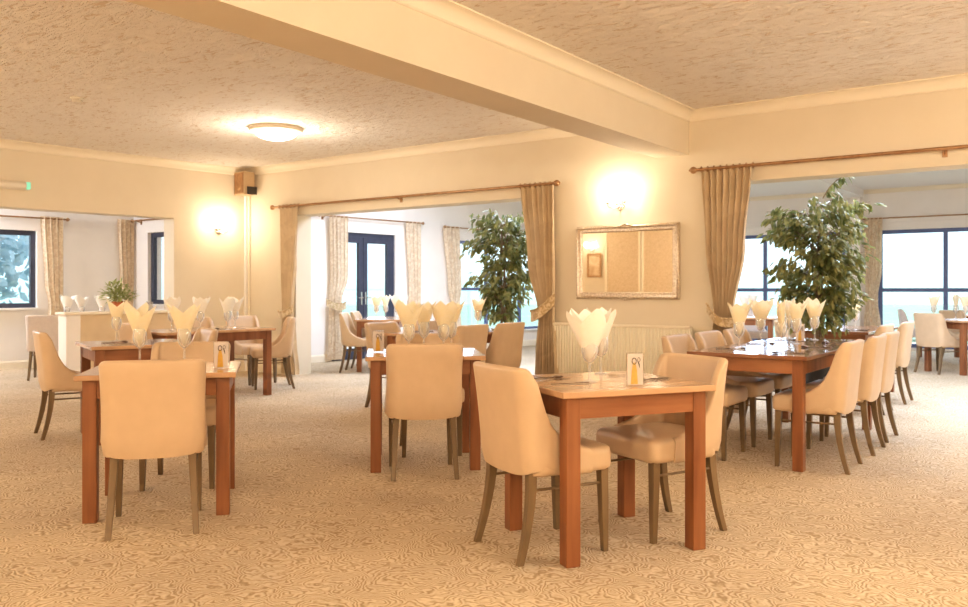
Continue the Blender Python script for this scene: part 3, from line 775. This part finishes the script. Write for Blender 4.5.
bm = BM(); tube(bm, [(L + .01, -.055, .2), (L + .05, -.055, .2), (L + .05, -.055, 0)], .009); sphere(bm, (L + .05, -.055, .24), .022, 1, 1, 1.6); build('valve', bm, M['white'], root, smooth=True)

def sconce(o, a, x, s, z, label, power):
    root = empty('wall_light', fr(o, a, x, 0, z), a); tag(root, label, 'wall light')
    bm = BM(); bmesh.ops.create_cone(bm, cap_ends=True, segments=24, radius1=.055, radius2=.045, depth=.02, matrix=Matrix.Translation((0, s * .01, 0)) @ Matrix.Rotation(pi / 2, 4, 'X'))
    build('backplate', bm, M['steel'], root, smooth=True)
    for k in (-1, 1):
        bm = BM(); tube(bm, [(0, s * .02, 0), (k * .04, s * .07, -.03), (k * .09, s * .09, -.02), (k * .10, s * .09, .02)], .006); lathe(bm, [(.001, .02), (.02, .02), (.026, .032), (.001, .034)], (k * .10, s * .09, 0), 14)
        ar = build('arm', bm, M['steel'], root, smooth=True)
        bm = BM(); lathe(bm, [(.022, .034), (.036, .06), (.044, .10), (.050, .13), (.047, .13), (.041, .10), (.033, .06), (.02, .037)], (k * .10, s * .09, 0), 18)
        build('glass_shade', bm, M['sconce'], ar, smooth=True)
        ld = bpy.data.lights.new('bulb', 'POINT'); ld.energy = power; ld.color = (1, .83, .62); ld.shadow_soft_size = .05
        lo_ = bpy.data.objects.new('bulb', ld); COL.objects.link(lo_); lo_.parent = ar; lo_.location = (k * .10, s * .16, .11)
    return root
sconce(CO, BWA, 6.07, -1, 2.07, 'glowing two-armed wall light above the mirror', 8)
sconce(CO, LWA, .45, 1, 2.03, 'glowing two-armed wall light left of the corner', 8)
sconce(bw(0, -11), BWA, -.25, 1, 2.2, 'glowing wall light reflected in the mirror', 10)

for i, (o_, a_, x_, lab) in enumerate(((bw(0, -11), BWA, 4.2, 'added fill wall light on the rear wall between the panels and the beam'), (bw(0, -11), BWA, 8.2, 'added fill wall light on the rear wall right of the beam'),
        (bw(0, -11), BWA, 11.8, 'added fill wall light on the rear wall near its right corner'), (bw(13.3, 0), BWA - pi / 2, 2.2, 'added fill wall light on the right wall nearest the back'),
        (bw(13.3, 0), BWA - pi / 2, 5.2, 'added fill wall light in the middle of the right wall'), (bw(13.3, 0), BWA - pi / 2, 8.6, 'added fill wall light on the right wall behind the camera'), (CO, LWA, 7.4, 'added fill wall light on the left wall past the opening'))):
    sconce(o_, a_, x_, -1 if 3 <= i < 6 else 1, 2.1, lab, 72 if i < 6 else 40)  # out-of-view wall lights, added to brighten the ceiling
# speaker in corner + cable conduit
p = bw(.15, -.13)
root = empty('wall_speaker', (p[0], p[1], 2.715), BWA + R(-8)); tag(root, 'small tan loudspeaker mounted high in the corner', 'speaker')
bm = BM(); loft(bm, [[(-.12, .08, -.16), (.12, .08, -.16), (.12, .08, .16), (-.12, .08, .16)], [(-.135, -.10, -.165), (.135, -.10, -.165), (.135, -.10, .165), (-.135, -.10, .165)]])
build('cabinet', bm, M['sp_grille'], root, bevel=.006)
bm = BM(); box(bm, -.12, .12, -.108, -.1, -.145, .145); bmesh.ops.create_cone(bm, cap_ends=True, segments=24, radius1=.075, radius2=.06, depth=.012, matrix=Matrix.Translation((0, -.112, -.03)) @ Matrix.Rotation(pi / 2, 4, 'X')); build('grille', bm, M['rod'], root)
bm = BM(); box(bm, .135, .15, -.05, .10, -.16, -.05); build('bracket', bm, M['plastic_d'], root)
bm = BM(); tube(bm, [(0, 0, 0.13), (0, 0, 2.54)], .011, 8); p = bw(.10, -.02)
tag(build('cable_conduit', bm, M['trim'], None, (p[0], p[1], 0)), 'thin cream pipe running down the room corner below the speaker', 'conduit')

# emergency luminaire
root = empty('emergency_light', fr(CO, LWA, 3.40, 0, 2.43), LWA); tag(root, 'slim white emergency light with a green indicator high on the left wall', 'emergency light')
bm = BM(); box(bm, -.42, .40, 0, .05, -.05, .05); build('housing', bm, M['plastic_w'], root, bevel=.01)
bm = BM(); rings = [[(x, .05 + .045 * sin(t * pi / 8), .045 * cos(t * pi / 8)) for t in range(9)] for x in (-.37, .40)]; loft(bm, rings); build('diffuser', bm, M['plastic_w'], root, smooth=True)
bm = BM(); box(bm, -.42, -.375, .045, .085, -.04, .045); build('indicator', bm, M['green'], root, bevel=.005)

# smoke detector
root = empty('smoke_detector', (-3.72, 7.7, CEIL)); tag(root, 'small round white smoke detector on the left ceiling', 'smoke detector')
bm = BM(); lathe(bm, [(.001, 0), (.062, 0), (.062, -.014), (.052, -.022), (.001, -.022)], n=24); build('base', bm, M['plastic_w'], root, smooth=True)
bm = BM(); lathe(bm, [(.046, -.022), (.046, -.034), (.034, -.046), (.001, -.048)], n=24)
for k in range(10): box(bm, .044 * cos(k * pi / 5) - .003, .044 * cos(k * pi / 5) + .003, .044 * sin(k * pi / 5) - .003, .044 * sin(k * pi / 5) + .003, -.034, -.022)
build('sensor_cap', bm, M['plastic_w'], root, smooth=True)

def dome(x, y, label, power, z=CEIL, c=(1, .86, .68)):
    root = empty('ceiling_light', (x, y, z)); tag(root, label, 'ceiling light')
    bm = BM(); lathe(bm, [(.001, -.001), (.285, -.001), (.29, -.02), (.275, -.045), (.235, -.055), (.20, -.03)], n=40); build('rim', bm, M['trim'], root, smooth=True)
    bm = BM(); lathe(bm, [(.232, -.048)] + [(.225 * cos(t * pi / 16), -.05 - .085 * sin(t * pi / 16)) for t in range(0, 8)] + [(.001, -.135)], n=40); build('glass_dome', bm, M['lamp'], root, smooth=True)
    ld = bpy.data.lights.new('bulb', 'POINT'); ld.energy = power; ld.color = c; ld.shadow_soft_size = .16
    lo_ = bpy.data.objects.new('bulb', ld); COL.objects.link(lo_); lo_.parent = root; lo_.location = (0, 0, -.33)
dome(-2.26, 9.15, 'glowing round dome light on the left ceiling', 40)
for i, (t, y) in enumerate(((3.2, -7.2), (9.9, -4.4), (9.9, -8.6), (3.2, -9.6))):  # domes added out of view as warm fill from the camera side
    p = bw(t, y); dome(p[0], p[1], ['added fill dome light on the left ceiling behind the camera', 'added fill dome light on the right ceiling above the camera', 'added fill dome light on the right ceiling behind the camera', 'added fill dome light at the back left of the ceiling'][i], 48)

p = fr(CO, LWA, 4.2, -2.4); dome(p[0], p[1], 'added fill dome light on the side room ceiling', 270, 2.75, (.86, .91, 1))  # unseen dome added as cool fill for the side room
# rear wall: framed picture and textured folding panels (seen in the mirror)
p = bw(-.2, -10.985, 1.8); root = empty('picture_frame', p, BWA); tag(root, 'small framed picture below a wall light, seen in the mirror', 'picture')
bm = BM()
for b_ in ((-.2, -.16, -.3, .3), (.16, .2, -.3, .3), (-.16, .16, -.3, -.26), (-.16, .16, .26, .3)): box(bm, b_[0], b_[1], 0, .03, b_[2], b_[3])
build('frame', bm, M['rod'], root)
bm = BM(); box(bm, -.16, .16, 0, .012, -.26, .26); build('artwork', bm, M['art'], root)
for k in range(3):
    p = bw(.60 + 1.0 * k, -10.97, 0); root = empty('wall_panel', p, BWA)
    tag(root, ['textured beige panel with white frame, left one seen in the mirror', 'textured beige panel with white frame, right one seen in the mirror', 'third textured beige panel on the rear wall'][k], 'panel')
    bm = BM()
    for b_ in ((-.49, -.43, .14, 2.7), (.43, .49, .14, 2.7), (-.43, .43, 2.62, 2.7), (-.43, .43, .14, .22)): box(bm, b_[0], b_[1], -.02, .03, b_[2], b_[3])
    build('frame', bm, M['trim'], root)
    bm = BM(); box(bm, -.43, .43, -.02, .012, .22, 2.62); build('infill', bm, M['panel'], root)

# ------------------------------------------------------------------ plants
def leaf(bm, p, d, up, L, w):
    s = d.cross(up).normalized(); n = s.cross(d).normalized()
    a = bm.verts.new(p); b = bm.verts.new(p + d * L * .35 + s * w - n * w * .2); c = bm.verts.new(p + d * L * .35 - s * w - n * w * .2)
    e = bm.verts.new(p + d * L * .75 + s * w * .7 - n * w * .4); f = bm.verts.new(p + d * L * .75 - s * w * .7 - n * w * .4)
    t = bm.verts.new(p + d * L - n * w * .9); m1 = bm.verts.new(p + d * L * .4 + n * w * .15)
    for q in ((a, b, m1), (a, m1, c), (b, e, m1), (m1, f, c), (e, t, m1), (m1, t, f)): bm.faces.new(q)
def rvec(rnd):
    while True:
        v = Vector((rnd.uniform(-1, 1), rnd.uniform(-1, 1), rnd.uniform(-1, 1)))
        if .05 < v.length < 1: return v.normalized()
def ficus(x, y, label, z0, z1, rad, n, seed, potr, poth, shift=(0, 0), spur=None):
    rnd = random.Random(seed); root = empty('potted_ficus', (x, y, 0)); tag(root, label, 'plant')
    bm = BM(); lathe(bm, [(.001, 0), (potr * .8, 0), (potr, poth), (potr * 1.04, poth), (potr * 1.04, poth + .02), (potr * .93, poth + .02), (potr * .92, poth - .03), (.001, poth - .03)], n=28); build('pot', bm, M['pot_dark'], root, smooth=True, angle=40)
    bm = BM(); lathe(bm, [(.001, poth - .015), (potr * .93, poth - .028)], n=20); build('soil', bm, M['soil'], root)
    bm = BM(); H = z1 - z0; tips = []
    for k in range(3):
        pts = []
        for j in range(12):
            t = j / 11; a = k * 2.1 + 5 * t
            pts.append(Vector((.035 * cos(a) * (1 - t * .3) + shift[0] * t, .035 * sin(a) * (1 - t * .3) + shift[1] * t, poth - .04 + (z1 - .25 - poth) * t)))
        tube(bm, pts, [.018 - .011 * j / 11 for j in range(12)], 7)
        tips.append(pts)
    br = []
    for k in range(90):
        t = rnd.uniform(.28, 1) ; pts0 = tips[k % 3]; i = min(10, int(t * 11)); b = pts0[i]
        a = rnd.uniform(0, 2 * pi); zc = (b.z - z0) / H
        prof = (.45 + .55 * min(1, max(0, zc / .45))) * (1 if zc < .8 else 1 - (zc - .8) * 2.2)
        L = rad * prof * rnd.uniform(.5, 1.0)
        e = b + Vector((cos(a) * L, sin(a) * L, rnd.uniform(.0, .28)))
        m = (b + e) / 2 + Vector((0, 0, .07)); e.z = min(e.z, z1); tube(bm, [b, m, e], [.006, .004, .002], 5); br.append((b, m, e))
    if spur:
        pts = [Vector(q) for q in spur]; tube(bm, pts, [.006] * (len(pts) - 1) + [.002], 5)
        for a, b in zip(pts, pts[1:]): br.append((a, (a + b) / 2, b))
    build('trunk', bm, M['bark'], root, smooth=True)
    bm = BM()
    for k in range(n):
        if k % len(br) >= 90 and k > len(br) * 7: continue
        b, m, e = br[k % len(br)]; t = rnd.uniform(.25, 1.05)
        p = b * (1 - t) ** 2 + m * 2 * t * (1 - t) + e * t * t
        if spur and k % len(br) >= 90: p += rvec(rnd) * .012
        else: p += rvec(rnd) * rnd.uniform(.01, .09)
        if p.z < z0: continue
        out = Vector((p.x - shift[0] * .5, p.y - shift[1] * .5, 0)); out = out.normalized() if out.length > .01 else Vector((1, 0, 0))
        d = (out * .7 + Vector((0, 0, -.75)) + rvec(rnd) * .75).normalized()
        leaf(bm, p, d, (Vector((0, 0, 1)) + rvec(rnd) * .6).normalized(), rnd.uniform(.075, .12), rnd.uniform(.017, .027))
    f = build('foliage', bm, M['leaf'], root, smooth=False)
    return root
ficus(.26, 10.75, 'tall leafy potted fig tree in the middle opening, left of the curtain', .62, 2.36, .50, 2200, 3, .17, .40, shift=(-.02, 0))
ficus(3.33, 8.35, 'big bushy potted fig tree behind the long table', .60, 2.30, .53, 2700, 11, .17, .42, shift=(0, 0), spur=[(.03, 0, 2.1), (.09, 0, 2.20), (.17, 0, 2.28), (.26, -.02, 2.33)])
# small variegated plant on partition
p = fr(CO, LWA, 1.83, -.13, .911)
root = empty('potted_plant', p); tag(root, 'small variegated plant in a terracotta pot on the low partition', 'plant')
bm = BM(); lathe(bm, [(.001, 0), (.055, 0), (.075, .10), (.082, .10), (.082, .125), (.072, .125), (.070, .11), (.001, .11)], n=24); build('pot', bm, M['pot_red'], root, smooth=True)
bm = BM(); rnd = random.Random(5)
for k in range(230):
    a = rnd.uniform(0, 2 * pi); el = rnd.uniform(.1, 1.45); r = rnd.uniform(.05, .2)
    pp = Vector((cos(a) * cos(el) * r, sin(a) * cos(el) * r, .13 + sin(el) * r * 1.2))
    d = (Vector((cos(a) * cos(el), sin(a) * cos(el), sin(el) * .4)) + rvec(rnd) * .5).normalized()
    leaf(bm, pp, d, Vector((0, 0, 1)) + rvec(rnd) * .3, rnd.uniform(.07, .11), rnd.uniform(.012, .02))
for k in range(14):
    a = k * .9; tube(bm, [(0, 0, .11), (.06 * cos(a), .06 * sin(a), .2), (.12 * cos(a), .12 * sin(a), .27)], .003, 5)
build('foliage', bm, M['leaf_pale'], root)
p = fr(CO, LWA, 1.40, -.13, .911); root = empty('candle_jar', p); tag(root, 'small glass candle jar on the partition right of the potted plant', 'candle')
bm = BM(); lathe(bm, [(.001, 0), (.045, 0), (.045, .12), (.041, .12), (.041, .006), (.001, .006)], n=20); build('jar', bm, M['acrylic'], root, smooth=True)
bm = BM(); lathe(bm, [(.001, .008), (.039, .008), (.039, .08), (.001, .08)], n=20); build('wax', bm, M['napkin_w'], root, smooth=True)

# ------------------------------------------------------------------ outside trees
def tree(x, y, h, r, seed, label):
    rnd = random.Random(seed); root = empty('garden_tree', (x, y, -.3)); tag(root, label, 'tree', 'trees in the garden')
    bm = BM(); tube(bm, [(0, 0, 0), (.05, 0, h * .4), (0, .05, h * .75)], [.18, .13, .05]); build('trunk', bm, M['bark'], root)
    bm = BM()
    for k in range(1500):
        d = rvec(rnd); rr = r * rnd.uniform(.4, 1)
        pp = Vector((d.x * rr, d.y * rr, h * .55 + d.z * rr * .95 * h / 5))
        leaf(bm, pp, rvec(rnd), rvec(rnd), .34, .1)
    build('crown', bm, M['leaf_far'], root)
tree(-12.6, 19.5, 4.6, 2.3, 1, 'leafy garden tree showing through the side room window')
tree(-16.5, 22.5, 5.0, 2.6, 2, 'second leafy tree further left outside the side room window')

# ------------------------------------------------------------------ world, camera
w = bpy.data.worlds.new('overcast_sky'); scn.world = w; w.use_nodes = True
nt = w.node_tree; nt.nodes.clear(); out = nt.nodes.new('ShaderNodeOutputWorld')
bg = N(nt, 'ShaderNodeBackground', Strength=2.0)
tc = nt.nodes.new('ShaderNodeTexCoord'); sp = nt.nodes.new('ShaderNodeSeparateXYZ'); nt.links.new(tc.outputs['Generated'], sp.inputs[0])
r = ramp(nt, sp.outputs[2], [(.0, (.62, .86, .84)), (.02, (.80, .95, 1.0)), (.25, (.86, .94, 1.0))])
nt.links.new(r.outputs[0], bg.inputs[0]); nt.links.new(bg.outputs[0], out.inputs[0])
sd = bpy.data.lights.new('hazy_sun', 'SUN'); sd.energy = 7; sd.angle = R(60); sd.color = (.66, .80, 1.0)
so = bpy.data.objects.new('hazy_sun', sd); COL.objects.link(so)
so.rotation_euler = Vector((.10, .86, .50)).to_track_quat('Z', 'Y').to_euler()
# soft daylight portals at the glazing
def portal(o, a, x0, x1, z0, z1):
    ld = bpy.data.lights.new('window_daylight', 'AREA'); ld.shape = 'RECTANGLE'; ld.size = x1 - x0; ld.size_y = z1 - z0
    ld.cycles.is_portal = True
    ob = bpy.data.objects.new('window_daylight', ld); COL.objects.link(ob)
    ob.location = fr(o, a, (x0 + x1) / 2, .3, (z0 + z1) / 2)
    ob.rotation_euler = (Matrix.Rotation(a, 4, 'Z') @ Matrix.Rotation(-pi / 2, 4, 'X')).to_euler()
portal(FO, BWA, -5.6, -1.35, .05, 2.37); portal(FO, BWA, -.74, 5.6, .05, 2.37)
portal(AO, AA, .4, 1.83, 0, 2.16); portal(AO, AA, 3.36, 7.6, .35, 2.14)
portal(LO, AA, -2.1, .49, .91, 2.09); portal(EO, BWA, .4, 1.7, .95, 2.12)

cam = bpy.data.cameras.new('camera'); co = bpy.data.objects.new('camera', cam); COL.objects.link(co)
cam.sensor_width = 36; cam.lens = 842 / 968 * 36; cam.shift_y = -(607 / 2 - 289) / 968
co.location = (0, 0, 1.2); co.rotation_euler = (pi / 2, 0, 0)
cam.clip_start = .05; cam.clip_end = 300
cam.dof.use_dof = True; cam.dof.focus_distance = 4.3; cam.dof.aperture_fstop = 5.0
scn.camera = co
scn.view_settings.view_transform = 'Standard'
scn.view_settings.look = 'Medium High Contrast'
scn.view_settings.exposure = -0.24
scn.cycles.max_bounces = 10; scn.cycles.diffuse_bounces = 6; scn.cycles.transparent_max_bounces = 24
scn.cycles.use_denoising = True
scn.cycles.sample_clamp_indirect = 6
